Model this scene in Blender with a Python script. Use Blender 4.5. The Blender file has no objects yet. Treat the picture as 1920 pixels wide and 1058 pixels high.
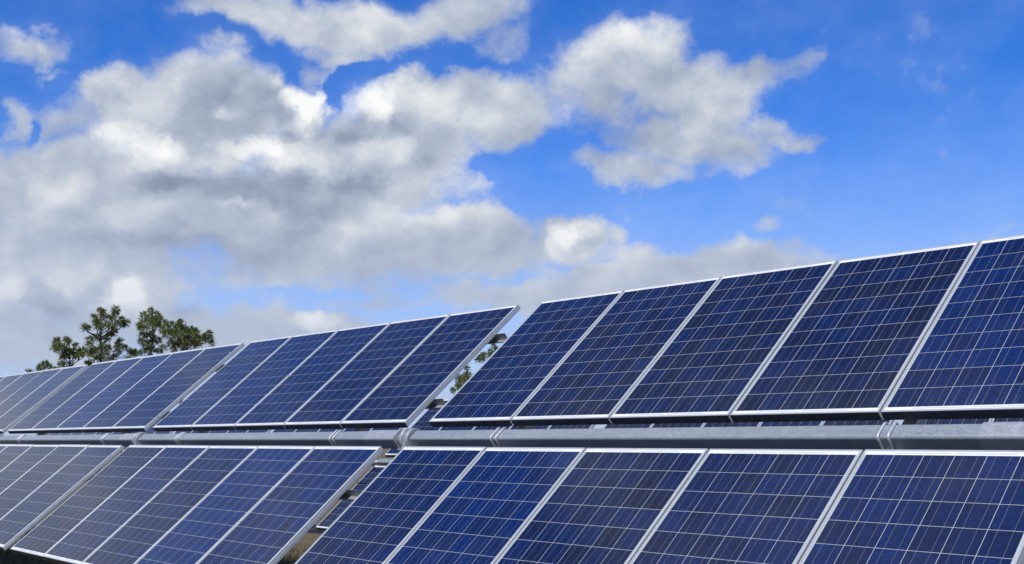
import bpy, bmesh, math, random
from mathutils import Vector, Matrix

# ------------------------------------------------------------------ camera
scene = bpy.context.scene
COL = scene.collection
ZT = 1.62                                  # height of the front torque tube
TILT = 0.71393
cam_data = bpy.data.cameras.new('camera')
cam = bpy.data.objects.new('camera', cam_data)
COL.objects.link(cam)
YAW, PITCH = 0.856121, 0.141368
cam.location = (7.2417, -5.2687, ZT - 0.0459)
cam.rotation_euler = (math.pi / 2 + PITCH, 0, YAW)
cam_data.sensor_width = 36
cam_data.lens = 36 * 2099.6 / 1920
cam_data.clip_start = 0.1
cam_data.clip_end = 9000
scene.camera = cam

# ------------------------------------------------------------------ exposure
scene.view_settings.view_transform = 'Standard'
scene.view_settings.look = 'None'
scene.view_settings.exposure = 0
scene.view_settings.gamma = 1
scene.cycles.max_bounces = 8
scene.cycles.transparent_max_bounces = 8

# ------------------------------------------------------------------ sun
SUN_DIR = Vector((0.25, -0.60, 0.75)).normalized()
SUN_EL = math.asin(SUN_DIR.z)
SUN_AZ = math.atan2(SUN_DIR.x, SUN_DIR.y)
sd = bpy.data.lights.new('sun', 'SUN')
sd.energy = 4.0
sd.angle = math.radians(0.53)
sd.color = (1.0, 0.95, 0.86)
so = bpy.data.objects.new('sun', sd)
COL.objects.link(so)
so.rotation_euler = SUN_DIR.to_track_quat('Z', 'Y').to_euler()
so.location = (0, 0, 60)


# ------------------------------------------------------------------ node helper
class Nodes:
    def __init__(self, tree):
        self.t = tree
        self.t.nodes.clear()

    def put(self, sock, val):
        if hasattr(val, 'is_output'):
            self.t.links.new(val, sock)
        elif val is not None:
            if hasattr(sock.default_value, '__len__') and not hasattr(val, '__len__'):
                val = (val,) * len(sock.default_value)
            if hasattr(val, '__len__') and len(sock.default_value) == 4 and len(val) == 3:
                val = (*val, 1)
            sock.default_value = val

    def new(self, kind, **attrs):
        n = self.t.nodes.new(kind)
        for k, v in attrs.items():
            setattr(n, k, v)
        return n

    def m(self, op, a, b=None, c=None, clamp=False):
        n = self.new('ShaderNodeMath', operation=op, use_clamp=clamp)
        for i, v in enumerate((a, b, c)):
            if v is not None:
                self.put(n.inputs[i], v)
        return n.outputs[0]

    def v(self, op, a, b=None, scale=None):
        n = self.new('ShaderNodeVectorMath', operation=op)
        self.put(n.inputs[0], a)
        if b is not None:
            self.put(n.inputs[1], b)
        if scale is not None:
            self.put(n.inputs['Scale'], scale)
        return n.outputs['Value'] if op in ('DOT_PRODUCT', 'LENGTH') else n.outputs[0]

    def mix(self, f, a, b, blend='MIX'):
        n = self.new('ShaderNodeMix', data_type='RGBA', blend_type=blend)
        self.put(n.inputs['Factor'], f)
        self.put(n.inputs['A'], a) if False else self.put(n.inputs[6], a)
        self.put(n.inputs[7], b)
        return n.outputs[2]

    def noise(self, vec, scale, detail=3, rough=.5, dim='3D', lac=2.0):
        n = self.new('ShaderNodeTexNoise', noise_dimensions=dim)
        if vec is not None:
            self.put(n.inputs['Vector'], vec)
        n.inputs['Scale'].default_value = scale
        n.inputs['Detail'].default_value = detail
        n.inputs['Roughness'].default_value = rough
        n.inputs['Lacunarity'].default_value = lac
        return n

    def smooth(self, x, lo, hi, a=0., b=1.):
        n = self.new('ShaderNodeMapRange', interpolation_type='SMOOTHSTEP')
        self.put(n.inputs[0], x)
        for i, v in enumerate((lo, hi, a, b)):
            self.put(n.inputs[i + 1], v)
        return n.outputs[0]

    def ramp(self, f, stops):
        n = self.new('ShaderNodeValToRGB')
        self.put(n.inputs[0], f)
        e = n.color_ramp.elements
        while len(e) < len(stops):
            e.new(0.5)
        for el, (p, c) in zip(e, stops):
            el.position = p
            el.color = (*c, 1) if len(c) == 3 else c
        return n.outputs[0]

    def sep(self, vec):
        n = self.new('ShaderNodeSeparateXYZ')
        self.put(n.inputs[0], vec)
        return n.outputs

    def comb(self, x, y, z=0.):
        n = self.new('ShaderNodeCombineXYZ')
        for i, v in enumerate((x, y, z)):
            self.put(n.inputs[i], v)
        return n.outputs[0]


# ------------------------------------------------------------------ world: sky with cumulus
# clouds are laid out by compass bearing and elevation, in degrees:
# (bearing, elevation, half width, half height, weight)
CLOUDS = [
    (-34.35, 18.8, 1.99, 1.4, 0.6), (-33.43, 15.25, 2.08, 0.83, 0.62), (-38.24, 14.88, 5.4, 1.59, 0.66), (-52.12, 13.09, 2.5, 1.08, 0.4),
    (-62.34, 8.66, 5.22, 1.86, 0.55), (-56.19, 8.28, 6.49, 1.35, 0.5), (-47.95, 8.89, 4.41, 1.36, 0.5), (-47.08, 16.6, 2.53, 2.13, 0.6),
    (-64.54, 8.44, 3.07, 1.58, 0.6), (-47.67, 9.71, 3.04, 1.64, 0.75), (-42.99, 9.66, 3.01, 1.22, 0.55), (-61.01, 8.03, 5.79, 1.33, 0.42),
    (-64.45, 16.3, 5.23, 3.22, 1), (-69.18, 16.02, 2.73, 2.64, 1), (-66.22, 15.0, 6.65, 3.85, 1), (-60.16, 15.92, 2.3, 2.31, 1),
    (-54.38, 16.0, 4.45, 3.06, 1), (-51.02, 16.86, 3.37, 2.13, 0.8), (-57.93, 13.89, 7.34, 2.93, 1), (-69.37, 12.45, 8.8, 2.8, 1),
    (-74.11, 11.79, 6.17, 2.83, 1), (-62.94, 11.02, 13.41, 2.9, 1), (-71.62, 9.23, 7.77, 2.27, 1), (-52.92, 10.1, 7.95, 2.72, 0.95),
    (-46.14, 10.24, 2.62, 2.04, 1), (-57.56, 9.33, 8.86, 1.62, 0.85), (-70.33, 7.27, 7.63, 2.41, 0.95), (-72.78, 4.9, 6.64, 1.99, 0.9),
    (-64.05, 5.69, 7.38, 1.71, 0.9), (-58.82, 5.67, 2.53, 1.29, 1), (-38.68, 8.61, 8.75, 1.82, 0.85), (-47.95, 7.25, 8.19, 1.36, 0.85),
    (-43.83, 8.31, 6.27, 1.63, 0.85), (-53.44, 6.96, 7.07, 0.95, 0.5), (-64.1, 20.8, 4.52, 1.25, 0.6), (-60.31, 20.84, 5.47, 1.53, 0.75),
    (-56.42, 20.79, 6.42, 1.93, 0.8), (-51.33, 21.45, 4.83, 1.94, 0.75), (-58.62, 19.52, 2.62, 0.98, 0.6), (-49.05, 19.91, 2.56, 1.83, 0.5),
    (-42.84, 18.89, 5.31, 3.09, 0.82), (-38.72, 17.4, 4.64, 2.56, 0.78), (-45.39, 17.24, 4.21, 2.65, 0.72), (-35.71, 18.13, 2.81, 1.75, 0.66),
    (-35.0, 15.48, 3.57, 1.2, 0.68), (-40.96, 15.52, 6.04, 1.75, 0.72), (-43.2, 14.12, 3.87, 1.34, 0.68), (-38.81, 13.97, 3.25, 1.01, 0.52),
    (-49.05, 16.47, 3.65, 2.4, 0.9), (-73.12, 18.66, 2.96, 1.32, 0.62), (-72.21, 15.33, 3.33, 1.61, 0.5), (-37.02, 10.78, 2.12, 0.53, 0.4),
    (-25.49, 10.04, 2.1, 0.75, 0.36), (-59.14, 18.46, 1.78, 1.17, 0.42), (-72.81, 17.41, 3.56, 0.29, 0.3), (-74.33, 15.34, 1.15, 1.34, 0.6),
    (-58.44, 17.97, 0.88, 1.25, -0.8), (-56.66, 18.65, 2.23, 0.58, -0.4), (-50.59, 13.83, 1.68, 0.97, -0.5), (-73.37, 14.88, 0.61, 0.83, -0.4),
    (-59.13, 7.55, 3.73, 0.59, -0.32), (-47.66, 13.37, 3.35, 1.14, -0.4), (-46.57, 8.75, 1.38, 0.33, -0.15), (-41.58, 11.65, 3.28, 0.7, -0.3),
]
CLOUDS += [(-98., 16., 25., 13., .72), (-92., 25., 17., 8., .42)]
# lit tops and shaded bellies of those clouds: (bearing, elevation, half width, half height, gain)
TONES = [
    (-71.47, 6.46, 6.1, 1.51, -0.06), (-68.39, 7.36, 1.47, 1.03, 0.12), (-73.0, 8.64, 2.77, 0.75, -0.05), (-62.11, 9.46, 10.92, 1.86, -0.1),
    (-71.19, 10.02, 6.18, 1.51, -0.05), (-40.93, 17.11, 9.05, 4.47, -0.07), (-64.45, 16.3, 4.97, 2.32, -0.13), (-64.55, 18.73, 3.16, 0.76, 0.12),
    (-69.87, 17.21, 1.48, 1.24, 0.13), (-62.1, 17.5, 1.34, 1.09, -0.15), (-61.26, 16.25, 1.08, 1.25, -0.14), (-60.42, 17.08, 1.36, 1.3, 0.36),
    (-59.37, 16.67, 1.15, 1.36, 0.4), (-61.71, 17.91, 0.92, 0.52, 0.22), (-60.02, 15.79, 1.08, 0.68, 0.24), (-56.63, 17.18, 2.36, 1.32, 0.3),
    (-57.72, 16.64, 1.1, 0.69, 0.32), (-55.78, 16.5, 1.25, 0.8, 0.26), (-53.56, 17.22, 3.08, 1.59, 0.2), (-51.87, 16.99, 2.25, 1.33, 0.08),
    (-59.07, 15.52, 1.36, 0.69, -0.18), (-57.14, 15.33, 1.43, 0.64, -0.18), (-55.35, 15.45, 0.78, 0.91, -0.15), (-60.54, 14.97, 0.92, 0.45, -0.16),
    (-69.11, 14.63, 1.86, 0.91, 0.26), (-66.95, 14.1, 2.41, 0.77, 0.3), (-70.0, 15.06, 1.1, 1.05, 0.16), (-63.59, 14.28, 1.84, 0.63, 0.2),
    (-61.73, 14.31, 2.0, 0.68, 0.27), (-63.65, 16.1, 1.0, 0.41, 0.16), (-66.15, 13.4, 4.08, 0.93, 0.2), (-60.1, 13.75, 4.3, 1.11, 0.18),
    (-55.74, 14.36, 2.48, 1.07, 0.14), (-63.78, 12.3, 5.72, 1.52, -0.19), (-59.52, 12.18, 5.91, 1.55, -0.19), (-66.87, 12.45, 2.53, 0.52, -0.14),
    (-56.27, 12.82, 3.02, 0.75, -0.15), (-53.24, 14.15, 1.53, 0.86, -0.12), (-72.84, 13.9, 2.35, 0.69, 0.09), (-71.29, 11.78, 2.39, 0.81, 0.06),
    (-64.76, 10.88, 4.37, 0.73, -0.1), (-62.83, 11.48, 1.44, 0.4, 0.14), (-53.22, 11.59, 2.49, 0.76, 0.12), (-51.0, 12.02, 2.22, 0.6, 0.1),
    (-56.22, 10.18, 5.44, 0.76, -0.05), (-46.28, 10.51, 1.33, 0.98, 0.34), (-45.39, 10.91, 1.16, 0.87, 0.22), (-47.12, 9.7, 0.66, 0.76, 0.17),
    (-62.36, 9.32, 6.78, 0.85, -0.06), (-68.0, 9.71, 4.95, 0.72, -0.07), (-73.64, 7.1, 1.02, 1.12, 0.2), (-71.07, 7.74, 1.54, 0.68, 0.15),
    (-68.38, 7.24, 1.42, 1.08, 0.32), (-67.49, 6.5, 0.94, 0.7, 0.17), (-71.47, 6.41, 2.23, 0.68, -0.18), (-65.48, 6.52, 1.39, 0.58, -0.15),
    (-63.46, 7.16, 2.19, 0.53, 0.1), (-72.54, 4.66, 2.76, 0.62, 0.06), (-66.56, 5.23, 3.98, 0.65, -0.06), (-58.83, 6.02, 1.86, 0.91, 0.36),
    (-43.1, 20.33, 2.81, 1.09, 0.16), (-45.08, 19.6, 1.55, 0.84, 0.12), (-40.87, 19.72, 2.5, 1.09, 0.12), (-38.14, 18.28, 2.46, 1.35, 0.13),
    (-43.71, 16.67, 3.63, 1.33, -0.08), (-35.79, 15.79, 2.53, 0.7, 0.09), (-42.9, 15.53, 3.05, 0.8, -0.1), (-42.37, 13.69, 3.31, 0.81, 0.02),
    (-56.43, 21.31, 4.48, 0.82, 0.13), (-57.81, 20.42, 2.36, 0.77, 0.1), (-62.75, 20.66, 3.23, 1.01, 0.08), (-73.14, 18.98, 1.78, 0.65, 0.12),
    (-38.4, 9.01, 5.32, 0.94, -0.04), (-47.95, 7.25, 5.48, 0.82, -0.03),
]

world = bpy.data.worlds.new('World')
scene.world = world
world.use_nodes = True
W = Nodes(world.node_tree)
tc = W.new('ShaderNodeTexCoord').outputs['Generated']
d = W.v('NORMALIZE', tc)
dx, dy, dz = W.sep(d)
az = W.m('MULTIPLY', W.m('ARCTAN2', dx, dy), 57.29578)
el = W.m('MULTIPLY', W.m('ARCSINE', dz), 57.29578)
P = W.comb(az, el, 0.)
# ragged outlines: displace the lookup by two scales of noise
w1 = W.v('SUBTRACT', W.noise(d, 9, 3, .55).outputs['Color'], (.5, .5, .5))
w2 = W.v('SUBTRACT', W.noise(d, 30, 7, .62).outputs['Color'], (.5, .5, .5))
PW = W.v('ADD', P, W.v('MULTIPLY', w1, (6.0, 3.6, 0)))
PW = W.v('ADD', PW, W.v('MULTIPLY', w2, (2.6, 2.0, 0)))
PT = W.v('ADD', P, W.v('MULTIPLY', w1, (3.4, 1.8, 0)))
PT = W.v('ADD', PT, W.v('MULTIPLY', w2, (2.9, 2.3, 0)))


def field(pos, blobs):
    acc = None
    for (bx, by, rx, ry, w) in blobs:
        q = W.v('MULTIPLY', W.v('SUBTRACT', pos, (bx, by, 0)), (1 / rx, 1 / ry, 0))
        g = W.m('SUBTRACT', 1.0, W.v('DOT_PRODUCT', q, q))
        g = W.m('MAXIMUM', g, 0.0)
        if w > 0 and acc is not None and blobs is CLOUDS:
            acc = W.m('SMOOTH_MAX', acc, W.m('MULTIPLY', g, w), .12)
        else:
            g = W.m('MULTIPLY', g, g)
            acc = W.m('MULTIPLY', g, w) if acc is None else W.m('MULTIPLY_ADD', g, w, acc)
    return acc


F_C = field(PW, [c for c in CLOUDS if False] or CLOUDS)
F_T = W.m('MULTIPLY', field(PT, TONES), 1.2)
ds = W.v('MULTIPLY', d, (1, 1, 1.35))
dw = W.v('ADD', ds, W.v('MULTIPLY', w2, (.028, .028, .028)))
fbm = W.noise(dw, 10, 10, .56).outputs['Fac']
soft = W.noise(dw, 11, 7, .52).outputs['Fac']
soft2 = W.noise(W.v('ADD', dw, (-.005, -.012, .020)), 11, 5, .52).outputs['Fac']
fine = W.noise(W.v('ADD', d, (3.1, 1.7, .4)), 42, 6, .58).outputs['Fac']
# elsewhere in the sky: broken cumulus in the west and north, clear around the sun
gen = W.smooth(W.noise(W.v('MULTIPLY', d, (1, 1, 1.9)), 2.6, 7, .56).outputs['Fac'], .44, .62)
away = W.smooth(W.v('LENGTH', W.v('MULTIPLY', W.v('SUBTRACT', P, (-49.05, 13.51, 0)), (1, 1.35, 0))), 27., 36.)
west = W.smooth(W.v('DOT_PRODUCT', d, (-.93, .25, .26)), .35, .75)
dens = W.m('MULTIPLY_ADD', W.m('SUBTRACT', fbm, .53), 1.20, F_C)
dens = W.m('MULTIPLY_ADD', W.m('SUBTRACT', fine, .5), .26, dens)
cover = W.m('MAXIMUM', W.smooth(dens, .075, .66), W.smooth(dens, -.55, .35, 0., .13))
gshow = W.m('MULTIPLY', W.m('MULTIPLY', gen, away), west)
cover = W.m('MAXIMUM', cover, gshow)
cover = W.m('MULTIPLY', cover, W.smooth(el, -3., 1.))
# light on the clouds
relief = W.m('SUBTRACT', soft, soft2)
tone = W.m('MULTIPLY_ADD', relief, W.smooth(el, 5., 13., .6, 1.05), W.m('ADD', F_T, .57))
tone = W.m('MULTIPLY_ADD', W.m('SUBTRACT', fine, .5), .17, tone)
tone = W.m('MULTIPLY_ADD', W.m('SUBTRACT', fbm, .5), .22, tone)
cloud = W.ramp(tone, [(0.0, (.19, .235, .35)), (.28, (.30, .355, .475)), (.54, (.475, .535, .645)),
                      (.75, (.70, .735, .785)), (1.0, (.96, .97, .975))])
cloud = W.mix(W.smooth(el, 14., 3., 0., .52), cloud, (.42, .495, .68))
cloud = W.v('SCALE', cloud, scale=10.0)
sky = W.new('ShaderNodeTexSky', sky_type='NISHITA', sun_disc=False, sun_elevation=SUN_EL,
            sun_rotation=SUN_AZ, altitude=0, air_density=1.0, dust_density=.4, ozone_density=1.6)
hs = W.new('ShaderNodeHueSaturation')
hs.inputs['Saturation'].default_value = 1.55
hs.inputs['Value'].default_value = 1.0
W.put(hs.inputs['Color'], sky.outputs[0])
skyc = W.v('MULTIPLY', hs.outputs[0], (.92, .98, 1.58))
skyc = W.mix(W.smooth(el, 17., 0., 0., .85), skyc, (4.2, 5.6, 8.4))   # paler towards the horizon
bg = W.new('ShaderNodeBackground')
bg.inputs['Strength'].default_value = .1
W.put(bg.inputs['Color'], W.mix(cover, skyc, cloud))
out = W.new('ShaderNodeOutputWorld')
W.t.links.new(bg.outputs[0], out.inputs['Surface'])
world.cycles.sampling_method = 'MANUAL'
world.cycles.sample_map_resolution = 512


# ------------------------------------------------------------------ materials
def material(name):
    m = bpy.data.materials.new(name)
    m.use_nodes = True
    n = Nodes(m.node_tree)
    b = n.new('ShaderNodeBsdfPrincipled')
    o = n.new('ShaderNodeOutputMaterial')
    m.node_tree.links.new(b.outputs[0], o.inputs[0])
    return m, n, b


MW, MH, PITCHX = .986, 1.637, 1.0            # module width, height, spacing along the row
LIP = .011


def mat_cells():
    m, n, b = material('polycrystalline_cells')
    o = n.new('ShaderNodeTexCoord').outputs['Object']
    x, y, _ = n.sep(o)
    x0, y0 = LIP + .010, LIP + .026
    px, py = (MW - 2 * x0) / 6, (MH - 2 * y0) / 10
    cx = n.m('DIVIDE', n.m('SUBTRACT', x, x0), px)
    cy = n.m('DIVIDE', n.m('SUBTRACT', y, y0), py)
    ix, iy = n.m('FLOOR', cx), n.m('FLOOR', cy)
    fx, fy = n.m('FRACT', cx), n.m('FRACT', cy)

    def near(f, p, half):                      # 1 within half (metres) of the cell border
        e = n.m('MULTIPLY', n.m('MINIMUM', f, n.m('SUBTRACT', 1., f)), p)
        return n.m('LESS_THAN', e, half)
    gap = n.m('MAXIMUM', near(fx, px, .0014), near(fy, py, .00125))
    outx = n.m('MAXIMUM', n.m('LESS_THAN', cx, 0.), n.m('GREATER_THAN', cx, 6.))
    outy = n.m('MAXIMUM', n.m('LESS_THAN', cy, 0.), n.m('GREATER_THAN', cy, 10.))
    outside = n.m('MAXIMUM', outx, outy)
    white = n.m('MAXIMUM', gap, outside)
    # two bus bars per cell
    bb = n.m('MULTIPLY', n.m('ABSOLUTE', n.m('SUBTRACT', n.m('ABSOLUTE', n.m('SUBTRACT', fx, .5)), .22)), px)
    bar = n.m('MULTIPLY', n.m('LESS_THAN', bb, .0010), n.m('SUBTRACT', 1., white))
    # interconnect ribbons in the top and bottom margins
    ym = n.m('MINIMUM', y, n.m('SUBTRACT', MH, y))
    rib = n.m('LESS_THAN', n.m('ABSOLUTE', n.m('SUBTRACT', ym, LIP + .014)), .0028)
    seg = n.m('MAXIMUM',
              n.m('LESS_THAN', n.m('ABSOLUTE', n.m('SUBTRACT', x, .32)), .145),
              n.m('LESS_THAN', n.m('ABSOLUTE', n.m('SUBTRACT', x, .64)), .15))
    ribbon = n.m('MULTIPLY', rib, seg)
    # colour: per module (object property), per cell, per crystal
    tone = n.new('ShaderNodeAttribute', attribute_type='OBJECT', attribute_name='tone').outputs['Fac']
    rnd = n.new('ShaderNodeObjectInfo').outputs['Random']
    wn = n.new('ShaderNodeTexWhiteNoise', noise_dimensions='3D')
    n.put(wn.inputs['Vector'], n.comb(ix, iy, n.m('MULTIPLY', rnd, 91.)))
    cell = wn.outputs['Value']
    shift = n.v('ADD', o, n.comb(n.m('MULTIPLY', rnd, 37.), n.m('MULTIPLY', rnd, 53.), n.m('MULTIPLY', cell, 20.)))
    vo = n.new('ShaderNodeTexVoronoi', feature='F1')
    n.put(vo.inputs['Vector'], shift)
    vo.inputs['Scale'].default_value = 75
    grain = n.sep(vo.outputs['Color'])[0]
    big = n.noise(shift, 7, 3, .6).outputs['Fac']
    k = n.m('MULTIPLY_ADD', n.m('SUBTRACT', cell, .5), .52, tone)
    k = n.m('MULTIPLY_ADD', n.m('SUBTRACT', big, .5), .75, k, clamp=True)
    blue = n.mix(k, (.0044, .0082, .030), (.0014, .0158, .088))
    gr = n.m('MULTIPLY_ADD', grain, .55, .72)
    blue = n.v('SCALE', blue, scale=gr)
    col = n.mix(bar, blue, (.125, .135, .17))
    col = n.mix(white, col, (.40, .43, .425))
    col = n.mix(n.m('MULTIPLY', outy, .8), col, (.80, .815, .765))
    col = n.mix(ribbon, col, (.40, .41, .40))
    dust = n.smooth(n.noise(n.v('ADD', o, n.comb(n.m('MULTIPLY', rnd, 37.), 0.)), 2.3, 6, .65).outputs['Fac'], .45, .80, 0., .020)
    sv = n.new('ShaderNodeTexVoronoi', feature='F1')
    n.put(sv.inputs['Vector'], n.v('ADD', o, n.comb(n.m('MULTIPLY', rnd, 61.), n.m('MULTIPLY', rnd, 17.))))
    sv.inputs['Scale'].default_value = 5.0
    spot = n.m('MULTIPLY', n.m('LESS_THAN', sv.outputs['Distance'], .022), n.m('LESS_THAN', n.sep(sv.outputs['Color'])[0], .16))
    dust = n.m('ADD', dust, n.m('MULTIPLY', spot, .55))
    streak = n.noise(n.v('ADD', n.v('MULTIPLY', o, (34, 1.6, 1)), n.comb(n.m('MULTIPLY', rnd, 77.), n.m('MULTIPLY', rnd, 29.))), 1.0, 4, .6).outputs['Fac']
    low = n.smooth(y, .20, .012, 0., 1.)
    dust = n.m('ADD', dust, n.m('MULTIPLY', n.smooth(streak, .48, .80), n.m('MULTIPLY_ADD', low, .07, .016)))
    col = n.mix(dust, col, (.45, .44, .41))
    n.put(b.inputs['Base Color'], col)
    n.put(b.inputs['Roughness'], n.m('MULTIPLY_ADD', big, .10, .08))
    b.inputs['IOR'].default_value = 1.36
    return m


def mat_aluminium():
    m, n, b = material('anodised_aluminium')
    o = n.new('ShaderNodeTexCoord').outputs['Object']
    f = n.noise(n.v('MULTIPLY', o, (6, 6, 60)), 1.0, 4, .6).outputs['Fac']
    n.put(b.inputs['Base Color'], n.ramp(f, [(.3, (.53, .56, .545)), (.7, (.62, .645, .63))]))
    b.inputs['Metallic'].default_value = .55
    b.inputs['Roughness'].default_value = .48
    return m


def mat_backsheet():
    m, n, b = material('white_backsheet')
    o = n.new('ShaderNodeTexCoord').outputs['Object']
    n.put(b.inputs['Base Color'], n.ramp(n.noise(o, 5, 3).outputs['Fac'], [(.3, (.60, .61, .61)), (.7, (.70, .71, .71))]))
    b.inputs['Roughness'].default_value = .5
    return m


def mat_galvanised(name, lo, hi):
    m, n, b = material(name)
    o = n.new('ShaderNodeTexCoord').outputs['Object']
    vo = n.new('ShaderNodeTexVoronoi', feature='F1')
    n.put(vo.inputs['Vector'], o)
    vo.inputs['Scale'].default_value = 90
    sp = n.sep(vo.outputs['Color'])[0]
    st = n.noise(n.v('MULTIPLY', o, (1.2, 7, 7)), 1.0, 6, .62).outputs['Fac']
    blot = n.noise(o, 16, 5, .6).outputs['Fac']
    f = n.m('MULTIPLY_ADD', sp, .12, n.m('MULTIPLY_ADD', st, .5, n.m('MULTIPLY', blot, .35)))
    n.put(b.inputs['Base Color'], n.ramp(f, [(.25, lo), (.75, hi)]))
    b.inputs['Metallic'].default_value = .5
    n.put(b.inputs['Roughness'], n.m('MULTIPLY_ADD', sp, .2, .42))
    bp = n.new('ShaderNodeBump')
    bp.inputs['Strength'].default_value = .25
    bp.inputs['Distance'].default_value = .002
    n.put(bp.inputs['Height'], blot)
    n.put(b.inputs['Normal'], bp.outputs[0])
    return m


def mat_plain(name, c0, c1, scale, rough):
    m, n, b = material(name)
    o = n.new('ShaderNodeTexCoord').outputs['Object']
    n.put(b.inputs['Base Color'], n.ramp(n.noise(o, scale, 5, .6).outputs['Fac'], [(.3, c0), (.7, c1)]))
    b.inputs['Roughness'].default_value = rough
    return m


def mat_ground():
    m, n, b = material('dry_grassy_soil')
    o = n.new('ShaderNodeTexCoord').outputs['Object']
    a = n.noise(o, .35, 6, .6).outputs['Fac']
    c = n.noise(o, 9, 8, .68).outputs['Fac']
    col = n.mix(n.smooth(a, .38, .62), (.150, .088, .040), (.058, .058, .022))
    col = n.mix(n.smooth(c, .42, .66), col, (.19, .145, .075))
    n.put(b.inputs['Base Color'], col)
    b.inputs['Roughness'].default_value = .95
    bp = n.new('ShaderNodeBump')
    bp.inputs['Distance'].default_value = .04
    n.put(bp.inputs['Height'], c)
    n.put(b.inputs['Normal'], bp.outputs[0])
    return m


def mat_leafy(name, stops, transl=.25):
    m = bpy.data.materials.new(name)
    m.use_nodes = True
    n = Nodes(m.node_tree)
    geo = n.new('ShaderNodeNewGeometry')
    pos = n.new('ShaderNodeTexCoord').outputs['Object']
    f = n.m('MULTIPLY_ADD', geo.outputs['Random Per Island'], .5, n.m('MULTIPLY', n.noise(pos, 1.7, 3, .6).outputs['Fac'], .75))
    col = n.ramp(f, stops)
    b = n.new('ShaderNodeBsdfPrincipled')
    n.put(b.inputs['Base Color'], col)
    b.inputs['Roughness'].default_value = .5
    t = n.new('ShaderNodeBsdfTranslucent')
    n.put(t.inputs['Color'], col)
    mx = n.new('ShaderNodeMixShader')
    mx.inputs[0].default_value = transl
    m.node_tree.links.new(b.outputs[0], mx.inputs[1])
    m.node_tree.links.new(t.outputs[0], mx.inputs[2])
    o = n.new('ShaderNodeOutputMaterial')
    m.node_tree.links.new(mx.outputs[0], o.inputs[0])
    return m


M_CELL = mat_cells()
M_ALU = mat_aluminium()
M_BACK = mat_backsheet()
M_TUBE = mat_galvanised('galvanised_tube', (.26, .295, .305), (.42, .455, .462))
M_GALV = mat_galvanised('galvanised_steel', (.32, .34, .35), (.52, .54, .55))
M_BOLT = mat_galvanised('zinc_rod', (.45, .475, .49), (.62, .64, .65))
M_RAIL = mat_galvanised('rail_steel', (.30, .31, .31), (.44, .45, .44))
M_CABLE = mat_plain('black_rubber', (.012, .012, .013), (.03, .03, .032), 20, .5)
M_EDGE_SHADE = mat_plain('painted_edge_shade', (.030, .030, .036), (.055, .055, .062), 14, .55)  # shade of the lower frame face, put in as a dark colour
M_GROUND = mat_ground()
M_BARK = mat_plain('pine_bark', (.045, .035, .028), (.12, .09, .07), 9, .9)
M_NEEDLE = mat_leafy('pine_needles', [(.22, (.012, .034, .010)), (.40, (.066, .116, .022)), (.62, (.130, .172, .030)), (.88, (.20, .20, .045))])
M_GRASS = mat_leafy('grass_blades', [(.2, (.035, .045, .012)), (.55, (.10, .09, .03)), (.9, (.24, .18, .085))], .3)


# ------------------------------------------------------------------ builders
def put_mesh(name, bm, mats, parent=None):
    me = bpy.data.meshes.new(name)
    bmesh.ops.recalc_face_normals(bm, faces=bm.faces)
    bm.to_mesh(me)
    bm.free()
    for m in (mats if isinstance(mats, (list, tuple)) else [mats]):
        me.materials.append(m)
    o = bpy.data.objects.new(name, me)
    COL.objects.link(o)
    o.parent = parent
    return o


def tag(o, label, cat, group=None):
    o['label'] = label
    o['category'] = cat
    if group:
        o['group'] = group
    return o


def empty(name, loc, rx=0.0):
    o = bpy.data.objects.new(name, None)
    o.empty_display_size = .1
    COL.objects.link(o)
    o.location = loc
    o.rotation_euler = (rx, 0, 0)
    return o


def copy_tree(o, parent=None):
    c = o.copy()
    COL.objects.link(c)
    if parent is not None:
        c.parent = parent
    for ch in list(o.children):
        copy_tree(ch, c)
    return c


def box(bm, a, b, mat=0):
    v = [bm.verts.new((x, y, z)) for z in (a[2], b[2]) for y in (a[1], b[1]) for x in (a[0], b[0])]
    for f in ((0, 2, 3, 1), (4, 5, 7, 6), (0, 1, 5, 4), (2, 6, 7, 3), (0, 4, 6, 2), (1, 3, 7, 5)):
        bm.faces.new([v[i] for i in f]).material_index = mat


def sweep(bm, profile, path_fn, closed_path, n):
    """profile points placed at n stations by path_fn(i, p)"""
    rings = [[bm.verts.new(path_fn(i, p)) for p in profile] for i in range(n)]
    k = len(profile)
    for i in range(n if closed_path else n - 1):
        a, b = rings[i], rings[(i + 1) % n]
        for j in range(k):
            bm.faces.new((a[j], a[(j + 1) % k], b[(j + 1) % k], b[j]))
    if not closed_path:
        bm.faces.new(rings[0])
        bm.faces.new(rings[-1])
    return rings


def tube_along(bm, pts, radii, seg=8, smooth=True):
    pts = [Vector(p) for p in pts]
    if not hasattr(radii, '__len__'):
        radii = [radii] * len(pts)
    prev = None
    rings = []
    for i, p in enumerate(pts):
        t = (pts[min(i + 1, len(pts) - 1)] - pts[max(i - 1, 0)]).normalized()
        if prev is None:
            prev = t.orthogonal().normalized()
        s = (prev - t * prev.dot(t)).normalized()
        prev = s
        u = t.cross(s)
        rings.append([bm.verts.new(p + (s * math.cos(2 * math.pi * k / seg) + u * math.sin(2 * math.pi * k / seg)) * radii[i]) for k in range(seg)])
    for a, b in zip(rings, rings[1:]):
        for k in range(seg):
            bm.faces.new((a[k], a[(k + 1) % seg], b[(k + 1) % seg], b[k])).smooth = smooth
    bm.faces.new(rings[0])
    bm.faces.new(rings[-1])


CT, ST = math.cos(TILT), math.sin(TILT)
EX, EV, EN = Vector((1, 0, 0)), Vector((0, CT, ST)), Vector((0, -ST, CT))


def plane_pt(x, v, n, base):
    return Vector(base) + EX * x + EV * v + EN * n


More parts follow.
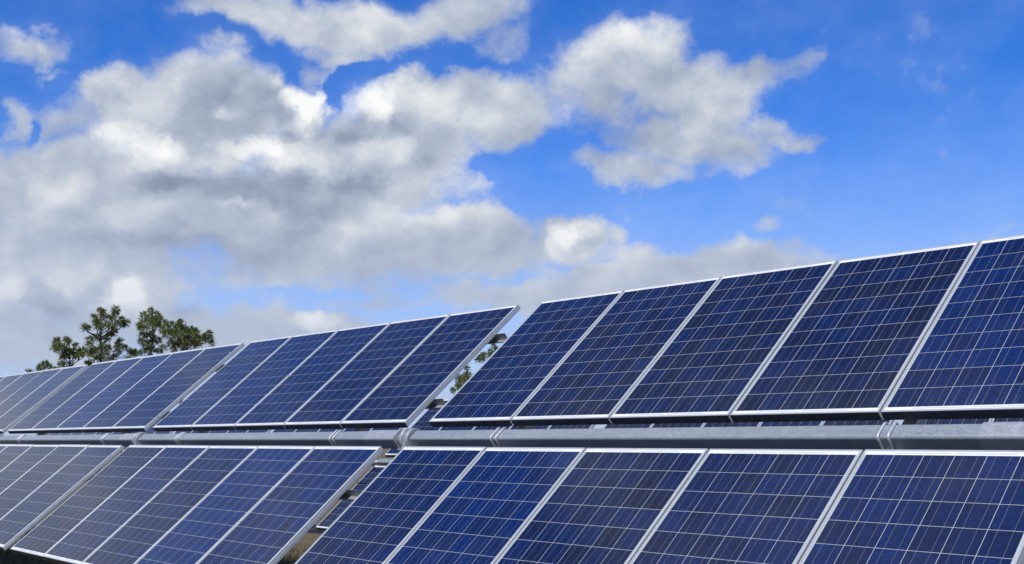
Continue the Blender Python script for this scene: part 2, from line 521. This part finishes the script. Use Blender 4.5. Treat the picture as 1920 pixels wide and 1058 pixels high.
# ------------------------------------------------------------------ ground
def ground_z(x, y):
    s = max(-14.0, min(34.0, y))
    return -.0595 * s + .05 * math.sin(x * .31 + 1.3) * math.sin(y * .27) * (1 if abs(y) < 40 else 0)


def axis_steps(fine, step, far):
    a = [i * step for i in range(-int(fine / step), int(fine / step) + 1)]
    r = fine
    while r < far:
        r *= 1.5
        a = [-r] + a + [r]
    return a


bm = bmesh.new()
gx, gy = axis_steps(40, 1.0, 5000), axis_steps(40, 1.0, 5000)
gv = [[bm.verts.new((x, y, ground_z(x, y))) for x in gx] for y in gy]
for j in range(len(gy) - 1):
    for i in range(len(gx) - 1):
        bm.faces.new((gv[j][i], gv[j][i + 1], gv[j + 1][i + 1], gv[j + 1][i])).smooth = True
ground = put_mesh('ground', bm, M_GROUND)
ground['kind'] = 'structure'

# tufty grass between and under the rows, where the gaps show it
random.seed(7)
bm = bmesh.new()
for _ in range(15000):
    x, y = random.uniform(-11, 1.5), random.uniform(-2.2, 10.5)
    z = ground_z(x, y)
    for _b in range(3):
        bx, by = x + random.gauss(0, .03), y + random.gauss(0, .03)
        h = random.uniform(.05, .17)
        a = random.uniform(0, 2 * math.pi)
        lean = random.uniform(.01, .09)
        w = random.uniform(.004, .008)
        ca, sa = math.cos(a), math.sin(a)
        bm.faces.new([bm.verts.new(p) for p in ((bx - sa * w, by + ca * w, z - .01), (bx + sa * w, by - ca * w, z - .01),
                                               (bx + ca * lean, by + sa * lean, z + h))])
grass = put_mesh('grass', bm, M_GRASS)
grass['kind'] = 'stuff'
tag(grass, 'dry brown and green grass on the ground under the solar panels', 'grass')


# ------------------------------------------------------------------ solar panels
def make_panel():
    """One framed module, its Empty at the middle of its lower edge; x along the row, y up the slope."""
    root = empty('solar_panel', (0, 0, 0))
    prof = [(LIP, 0), (.0012, 0), (0, -.0012), (0, -.0150), (.0010, -.0160), (.0010, -.0190), (0, -.0200),
            (0, -.0490), (.0012, -.050), (.030, -.050), (.030, -.0475), (LIP, -.0475)]
    hw = MW / 2
    corners = [(-hw, 0, 1, 1), (hw, 0, -1, 1), (hw, MH, -1, -1), (-hw, MH, 1, -1)]
    bm = bmesh.new()
    sweep(bm, prof, lambda i, p: (corners[i][0] + corners[i][2] * p[0], corners[i][1] + corners[i][3] * p[0], p[1]), True, 4)
    put_mesh('frame', bm, M_ALU, root)
    bm = bmesh.new()                             # added dark strip standing in for shade on the lower edge's outer face
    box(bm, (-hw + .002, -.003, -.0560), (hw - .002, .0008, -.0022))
    put_mesh('edge_shade_strip', bm, M_EDGE_SHADE, root)
    bm = bmesh.new()
    e = LIP - .0015
    box(bm, (e, e, -.0085), (MW - e, MH - e, -.0025), 1)
    bm.faces.ensure_lookup_table()
    bm.faces[1].material_index = 0              # the sunny side
    o = put_mesh('glass', bm, [M_CELL, M_BACK], root)
    o.location = (-hw, 0, 0)
    return root


PROTO = [None]


def place_panel(x, v, n, base, tone, label, group):
    if PROTO[0] is None:
        PROTO[0] = make_panel()
        r = PROTO[0]
    else:
        r = copy_tree(PROTO[0])
    r.location = plane_pt(x, v, n, base)
    r.rotation_euler = (TILT + random.uniform(-.0022, .0022), random.uniform(-.0012, .0012), 0)
    for ch in r.children:
        if ch.name.startswith('glass'):
            ch['tone'] = tone
    tag(r, label, 'solar panel', group)
    return r


TG = .2824                                    # gap between tables along the row
VG = .1684                                    # half the gap between upper and lower modules
FRONT = (0, 0, ZT)
LOFF = (.068, .032)
ORD = ['leftmost', 'second from left', 'middle', 'fourth from left', 'rightmost']
TONES_UP = {0: (.30, .22, .18, .22, .70), 1: (.62, .58, .42, .25, .18), 2: (.30, .45, .62, .32, .25), 3: (.2, .3, .25, .3, .4)}
TONES_LO = {0: (.40, .72, .32, .46, .66), 1: (.20, .48, .34, 1.0, .72), 2: (.25, .30, .25, .30, .45)}
TNAME = {0: 'the nearest table', 1: 'the middle table', 2: 'the third table from the right', 3: 'the farthest table'}
random.seed(3)


def table_x(t):
    return -t * (5 + TG) + {1: -.028, 2: .020, 3: .035}.get(t, 0)


for t in (0, 1, 2, 3):
    for k in range(5):
        place_panel(table_x(t) + (k + .5) * PITCHX, VG, 0, FRONT, TONES_UP[t][k],
                    f'solar panel, {ORD[k]} in the upper row of {TNAME[t]}', 'front upper solar panels')
for t in (0, 1, 2):
    for k in range(5):
        place_panel(table_x(t) + LOFF[0] + (k + .5) * PITCHX, -VG - MH, LOFF[1], FRONT, TONES_LO[t][k],
                    f'solar panel, {ORD[k]} in the lower row of {TNAME[t]}', 'front lower solar panels')

# the row behind, seen through the gaps
REAR = (-10.594, 6.869, ZT - .409)
REAR_TABLES = (0, 1, 2, 3, 4, -1, -2)
for t in REAR_TABLES:
    for k in range(5):
        place_panel(table_x(t) + (k + .5) * PITCHX, VG, 0, REAR, random.uniform(.0, .3),
                    'dark solar panel of the row behind, glimpsed above the front tube', 'rear row solar panels')
for k in range(5):
    place_panel(table_x(0) + LOFF[0] + (k + .5) * PITCHX, -VG - MH, LOFF[1], REAR, random.uniform(.1, .4),
                'dark lower solar panel of the row behind, seen through the gap between front tables', 'rear row lower panels')

# ------------------------------------------------------------------ torque tubes, rails and posts
TUBE_V, TUBE_N, TUBE_H = .027, -.062, .0535    # centre across the slope, centre depth, half size


def sq_profile(h, r, seg=6):
    pts = []
    for q, (sx, sy) in enumerate(((1, 1), (-1, 1), (-1, -1), (1, -1))):
        for i in range(seg + 1):
            a = math.pi / 2 * (q + i / seg)
            pts.append((sx * (h - r) + r * math.cos(a), sy * (h - r) + r * math.sin(a)))
    return pts


def square_tube(bm, x0, x1, h, r):
    prof = sq_profile(h, r)
    xs = [x0, x1]
    sweep(bm, prof, lambda i, p: (xs[i], p[0], p[1]), False, 2)


def make_tube():
    """tube of one table; local x along the row, y up the slope, z out of it"""
    root = empty('torque_tube', (0, 0, 0))
    bm = bmesh.new()
    square_tube(bm, -.06, 4.62, TUBE_H, .018)
    put_mesh('tube_body', bm, M_TUBE, root)
    bm = bmesh.new()
    square_tube(bm, 4.60, 5.03, TUBE_H + .006, .019)
    put_mesh('coupling_sleeve', bm, M_GALV, root)
    bm = bmesh.new()
    tube_along(bm, [(5.03, 0, 0), (5.03 + TG - .08, 0, 0)], .040, 20)
    put_mesh('axle', bm, M_GALV, root)
    h = TUBE_H + .007
    for u in (.98, 4.10):
        for s in (-.030, .030):
            pts = []
            for (cx, cz, a0) in ((-h + .02, h - .02, math.pi), (h - .02, h - .02, math.pi / 2)):
                for i in range(6):
                    a = a0 - math.pi / 2 * i / 5
                    pts.append((u + s, cx + .02 * math.cos(a), cz + .02 * math.sin(a)))
            pts = [(u + s, -h, -.13)] + pts + [(u + s, h, -.13)]
            bm = bmesh.new()
            tube_along(bm, pts, .0082, 8)
            put_mesh('clamp_bolt', bm, M_BOLT, root)
        bm = bmesh.new()                         # cross arm under the tube that the rails lie on
        box(bm, (u - .04, -1.42, -.118), (u + .04, 1.42, -.062))
        put_mesh('cross_arm', bm, M_RAIL, root)
    return root


def make_post():
    """bearing post in the gap between two tables; local z up the post, origin at the ground"""
    root = empty('bearing_post', (0, 0, 0))
    H = ZT + TUBE_N * CT + TUBE_V * ST
    cy = TUBE_V * CT - TUBE_N * ST
    top = H - .085
    bm = bmesh.new()
    f, w, t = .065, .07, .007                    # an I-section driven into the ground
    box(bm, (-w, cy - f, -.3), (w, cy - f + t, top))
    box(bm, (-w, cy + f - t, -.3), (w, cy + f, top))
    box(bm, (-t / 2, cy - f + t, -.3), (t / 2, cy + f - t, top))
    put_mesh('post', bm, M_GALV, root)
    bm = bmesh.new()
    box(bm, (-.08, cy - .08, top), (.08, cy + .08, top + .012))
    for s in (-1, 1):                             # two cheeks carrying the bearing
        box(bm, (-.045, cy + s * .062 - .005, top + .012), (.045, cy + s * .062 + .005, H + .01))
    put_mesh('saddle', bm, M_GALV, root)
    bm = bmesh.new()
    n = 32
    for (xa, xb, ro) in ((-.056, -.024, .088), (-.024, .024, .070), (.024, .056, .088)):
        ri = .042
        prof = [(xa, ri), (xb, ri), (xb, ro - .004), (xb - .004, ro), (xa + .004, ro), (xa, ro - .004)]
        sweep(bm, prof, lambda i, p: (p[0], cy + p[1] * math.cos(2 * math.pi * i / n), H + p[1] * math.sin(2 * math.pi * i / n)), True, n)
    put_mesh('bearing_collar', bm, M_GALV, root)
    return root


def make_rail():
    """angle rail under the modules; local x along the row, y up the slope, z out of it"""
    bm = bmesh.new()
    prof = [(-.003, 0), (0, 0), (0, -.068),
            (-.048, -.068), (-.048, -.058), (-.045, -.058), (-.045, -.065), (-.003, -.065)]
    xs = (-.05, 5.10)
    sweep(bm, prof, lambda i, p: (xs[i], p[0], p[1]), False, 2)
    return put_mesh('mounting_rail', bm, M_RAIL)


def place(o, x, v, n, base):
    o.location = plane_pt(x, v, n, base)
    o.rotation_euler = (TILT, 0, 0)


tube0 = make_tube()
rail0 = make_rail()
post0 = make_post()
used = set()


def first_or_copy(o):
    if o.name in used:
        return copy_tree(o)
    used.add(o.name)
    return o


RN = ['upper rail high on', 'lower rail of the upper panels on', 'upper rail of the lower panels on', 'lowest rail on']
for t in (0, 1, 2, 3):
    o = first_or_copy(tube0)
    place(o, table_x(t), TUBE_V, TUBE_N, FRONT)
    tag(o, f'grey galvanised square torque tube between the panel rows of {TNAME[t]}', 'torque tube', 'front torque tubes')
for t in (0, 1, 2):
    rows = ((VG + MH * .77, 0), (VG + MH * .22, 0), (-VG - MH * .27, LOFF[1]), (-VG - MH * .80, LOFF[1]))
    for i, (v, n) in enumerate(rows):
        if t == 0 and True:
            pass
        r = first_or_copy(rail0)
        place(r, table_x(t) + (LOFF[0] if i > 1 else 0), v, n - .0505, FRONT)
        tag(r, f'steel rail end, {RN[i]} {TNAME[t]}', 'mounting rail', 'mounting rails')
PNAME = {0: 'between the nearest and the middle table', 1: 'between the middle and the third table', 2: 'between the third and the farthest table'}
for t in (0, 1, 2):
    o = first_or_copy(post0)
    px = table_x(t) - TG * .46
    o.location = (px, 0, 0)
    tag(o, f'galvanised post with round bearing collar in the gap {PNAME[t]}', 'post', 'bearing posts')
bm = bmesh.new()
ctl = [(-.318, -.28, -.055), (-.285, -.31, -.085), (-.245, -.36, -.115), (-.25, -.42, -.125), (-.29, -.46, -.10), (-.325, -.48, -.07)]
tube_along(bm, [plane_pt(a, b, c, (0, 0, 0)) for a, b, c in ctl], .0045, 8)
cable = put_mesh('cable', bm, M_CABLE)
cable.location = FRONT
tag(cable, 'thin black cable looping out from under the lower panels of the middle table', 'cable')
# rear row: tube and posts seen in the gap
for t in REAR_TABLES[:2]:
    o = first_or_copy(tube0)
    place(o, table_x(t), TUBE_V, TUBE_N, REAR)
    tag(o, 'grey torque tube of the row behind, ' + ('seen through the gap right of the middle table' if t == 0 else 'farther left behind the middle table'),
        'torque tube', 'rear torque tubes')


# ------------------------------------------------------------------ pines beyond the rows
def needle_tuft(bm, c, r, rng, count):
    up = Vector((rng.gauss(0, .35), rng.gauss(0, .35), .55))
    for _ in range(count):
        dd = Vector((rng.gauss(0, 1), rng.gauss(0, 1), rng.gauss(0, 1))).normalized() + up * .55
        dd.normalize()
        ln = r * rng.uniform(.7, 1.15)
        s = dd.orthogonal().normalized()
        s = (Matrix.Rotation(rng.uniform(0, 6.28), 3, dd) @ s) * rng.uniform(.010, .018)
        a = c + dd * (.08 * r)
        mid = c + dd * (.6 * ln)
        tip = c + dd * ln - Vector((0, 0, .10 * ln))
        bm.faces.new([bm.verts.new(a - s), bm.verts.new(mid - s * 1.2), bm.verts.new(tip), bm.verts.new(mid + s * 1.2)])


def pine(bearing, dist, lean, tufts, label, seed, top):
    """tufts: (metres to the right of the trunk as seen from the rows, height above the tube) of each needle cluster"""
    rng = random.Random(seed)
    a = math.radians(bearing)
    bx, by = cam.location.x + math.sin(a) * dist, cam.location.y + math.cos(a) * dist
    gz = ground_z(bx, by)
    root = empty('pine_tree', (bx, by, gz))
    side = Vector((math.cos(a), -math.sin(a), 0))
    back = Vector((math.sin(a), math.cos(a), 0))
    zt = top - gz
    tp = []
    for i in range(9):
        f = i / 8
        tp.append(side * (lean * f * f + .06 * math.sin(f * 7 + seed)) + Vector((0, 0, zt * f)) + back * (.08 * math.sin(f * 5 + seed)))
    bm = bmesh.new()
    tube_along(bm, [p + Vector((0, 0, -.2)) if i == 0 else p for i, p in enumerate(tp)],
               [.15 * (1 - .86 * (i / 8)) for i in range(9)], 9)
    put_mesh('trunk', bm, M_BARK, root)

    def trunk_at(z):
        f = max(0., min(1., z / zt)) * 8
        i = min(7, int(f))
        return tp[i].lerp(tp[i + 1], f - i)
    bl, bn = bmesh.new(), bmesh.new()
    pts = []
    for (lx, lz) in tufts:
        z = lz - gz
        pts.append(side * lx + Vector((0, 0, z)) + back * rng.gauss(0, .55))
    lowest = min(p.z for p in pts)
    for _ in range(16):                            # lower crown, behind the panels
        z = lowest - rng.uniform(.2, 1.8)
        ang = rng.uniform(0, 6.28)
        pts.append(Vector((math.cos(ang) * rng.uniform(.4, 1.4), math.sin(ang) * rng.uniform(.4, 1.4), z)))
    for p in pts:
        base = trunk_at(p.z - rng.uniform(.25, .55) - .35 * (p - trunk_at(p.z)).length)
        k1 = base.lerp(p, .45) + Vector((rng.gauss(0, .05), rng.gauss(0, .05), -.05))
        k2 = base.lerp(p, .8) + Vector((rng.gauss(0, .04), rng.gauss(0, .04), -.07))
        tube_along(bl, [base, k1, k2, p], [.030, .023, .017, .010], 5)
        n = 2 if rng.random() < .25 else 1
        for q in range(n):
            c = p if q == 0 else k2 + Vector((rng.gauss(0, .14), rng.gauss(0, .14), rng.gauss(.05, .1)))
            needle_tuft(bn, c, rng.uniform(.25, .36), rng, 95 if q == 0 else 44)
    put_mesh('limbs', bl, M_BARK, root)
    put_mesh('crown', bn, M_NEEDLE, root)
    tag(root, label, 'pine tree', 'pine trees beyond the panels')
    return root


PINES = [
    (-71.67, 60, 0, 5.34, 'low pine whose rounded tip barely shows above the panels, leftmost of the pines',
     [(0.0, 5.34), (-0.16, 5.22), (0.17, 5.24)]),
    (-70.49, 60, -0.15, 6.52, 'small open pine with spiky upturned tufts, second of the pines from the left',
     [(-0.77, 6.51), (-0.92, 6.2), (-0.3, 6.52), (-0.47, 6.18), (-0.61, 6.13), (0.12, 6.36), (-0.03, 6.04), (0.25, 6.05), (0.44, 6.11), (0.6, 5.91), (0.12, 5.84), (-0.4, 5.83), (-0.44, 5.67), (0.31, 5.8), (-0.22, 5.99), (-0.29, 6.4), (-0.74, 6.38)]),
    (-69.11, 60, -0.3, 8.19, 'tall loose pine with sky showing between its branches, left of the dense pines',
     [(-0.27, 8.19), (-0.13, 7.9), (0.47, 8.14), (0.46, 7.98), (-0.56, 7.76), (-0.46, 7.6), (0.12, 7.76), (0.37, 7.71), (0.77, 7.65), (1.02, 7.55), (0.58, 7.51), (-0.83, 7.23), (-0.97, 7.2), (-0.29, 7.3), (-0.35, 7.48), (0.24, 7.26), (0.26, 6.98), (0.45, 7.04), (-0.7, 6.71), (-0.32, 6.8), (0.07, 6.71), (-0.68, 6.33), (-0.38, 6.13), (-0.52, 6.02), (-0.1, 6.24), (0.19, 6.25), (0.77, 6.58), (0.73, 6.31), (0.98, 6.32), (0.64, 6.1), (1.28, 6.17), (1.48, 6.13), (-0.46, 5.66), (-0.17, 5.72), (0.12, 5.83), (0.51, 5.84), (0.87, 7.47), (-0.09, 8.06)]),
    (-67.08, 62, 0.25, 8.42, 'narrow upright pine with a pointed top beside the broad dense pine',
     [(-0.31, 8.19), (0.04, 8.42), (0.33, 8.27), (0.49, 8.14), (0.13, 8.04), (0.27, 7.85), (-0.32, 7.75), (-0.41, 7.48), (-0.15, 7.43), (0.15, 7.66), (0.41, 7.61), (0.45, 7.83), (-0.29, 7.15), (0.02, 7.11), (0.28, 7.01), (-0.38, 6.72), (-0.12, 6.67), (0.19, 6.79), (0.49, 6.9), (0.05, 6.4), (-0.21, 6.34), (0.26, 6.41), (0.57, 6.36), (0.72, 6.37), (-0.4, 6.12), (-0.76, 6.17), (0.02, 8.26), (-0.47, 7.64)]),
    (-65.48, 58, 0.1, 7.49, 'broad dense pine, rightmost of the group rising over the left panels',
     [(-0.85, 7.44), (-0.79, 7.19), (-0.98, 6.98), (-0.51, 7.4), (-0.12, 7.49), (-0.35, 7.15), (-0.06, 7.21), (-0.59, 7.04), (0.19, 7.16), (0.44, 7.12), (0.6, 6.97), (0.05, 6.9), (-0.24, 6.84), (-0.48, 6.73), (-0.77, 6.73), (0.31, 6.75), (0.65, 6.71), (0.02, 6.54), (-0.27, 6.48), (-0.56, 6.37), (0.42, 6.45), (0.76, 6.46), (0.13, 6.29), (-0.46, 6.17), (1.24, 6.93), (1.35, 6.73), (1.1, 6.77), (1.01, 6.57), (1.46, 6.53), (0.86, 6.61), (-0.21, 7.31), (-0.39, 6.94), (0.35, 6.96), (-0.08, 6.69), (0.17, 6.6), (-0.31, 6.28), (0.56, 6.55)]),
    (-51.24, 62, -0.05, 5.53, 'pine showing as a green patch low in the gap between the two nearest tables',
     [(-0.12, 5.53), (-0.28, 5.22), (-0.01, 5.22), (-0.43, 4.98), (-0.59, 4.75), (-0.27, 4.75), (-0.51, 4.52), (-0.89, 4.36), (-0.35, 4.44), (-0.04, 4.98), (-0.67, 5.06), (-0.12, 4.67), (0.19, 4.59), (0.43, 4.75)]),
    (-49.46, 70, 0.1, 7.45, 'pine showing as leafy tufts higher in the gap between the two nearest tables',
     [(-0.64, 7.45), (-0.46, 7.28), (-0.82, 7.19), (-1.34, 7.01), (-1.17, 6.83), (-1.48, 6.75), (-1.61, 6.57), (-0.9, 6.92), (-1.34, 6.66), (-0.28, 7.1), (-0.02, 6.92), (0.42, 7.37), (0.25, 6.75), (-0.2, 6.57), (0.78, 6.92)]),
]
for i, (b_, ds, lean, top, label, tufts) in enumerate(PINES):
    pine(b_, ds, lean, tufts, label, 11 + i * 5, top)
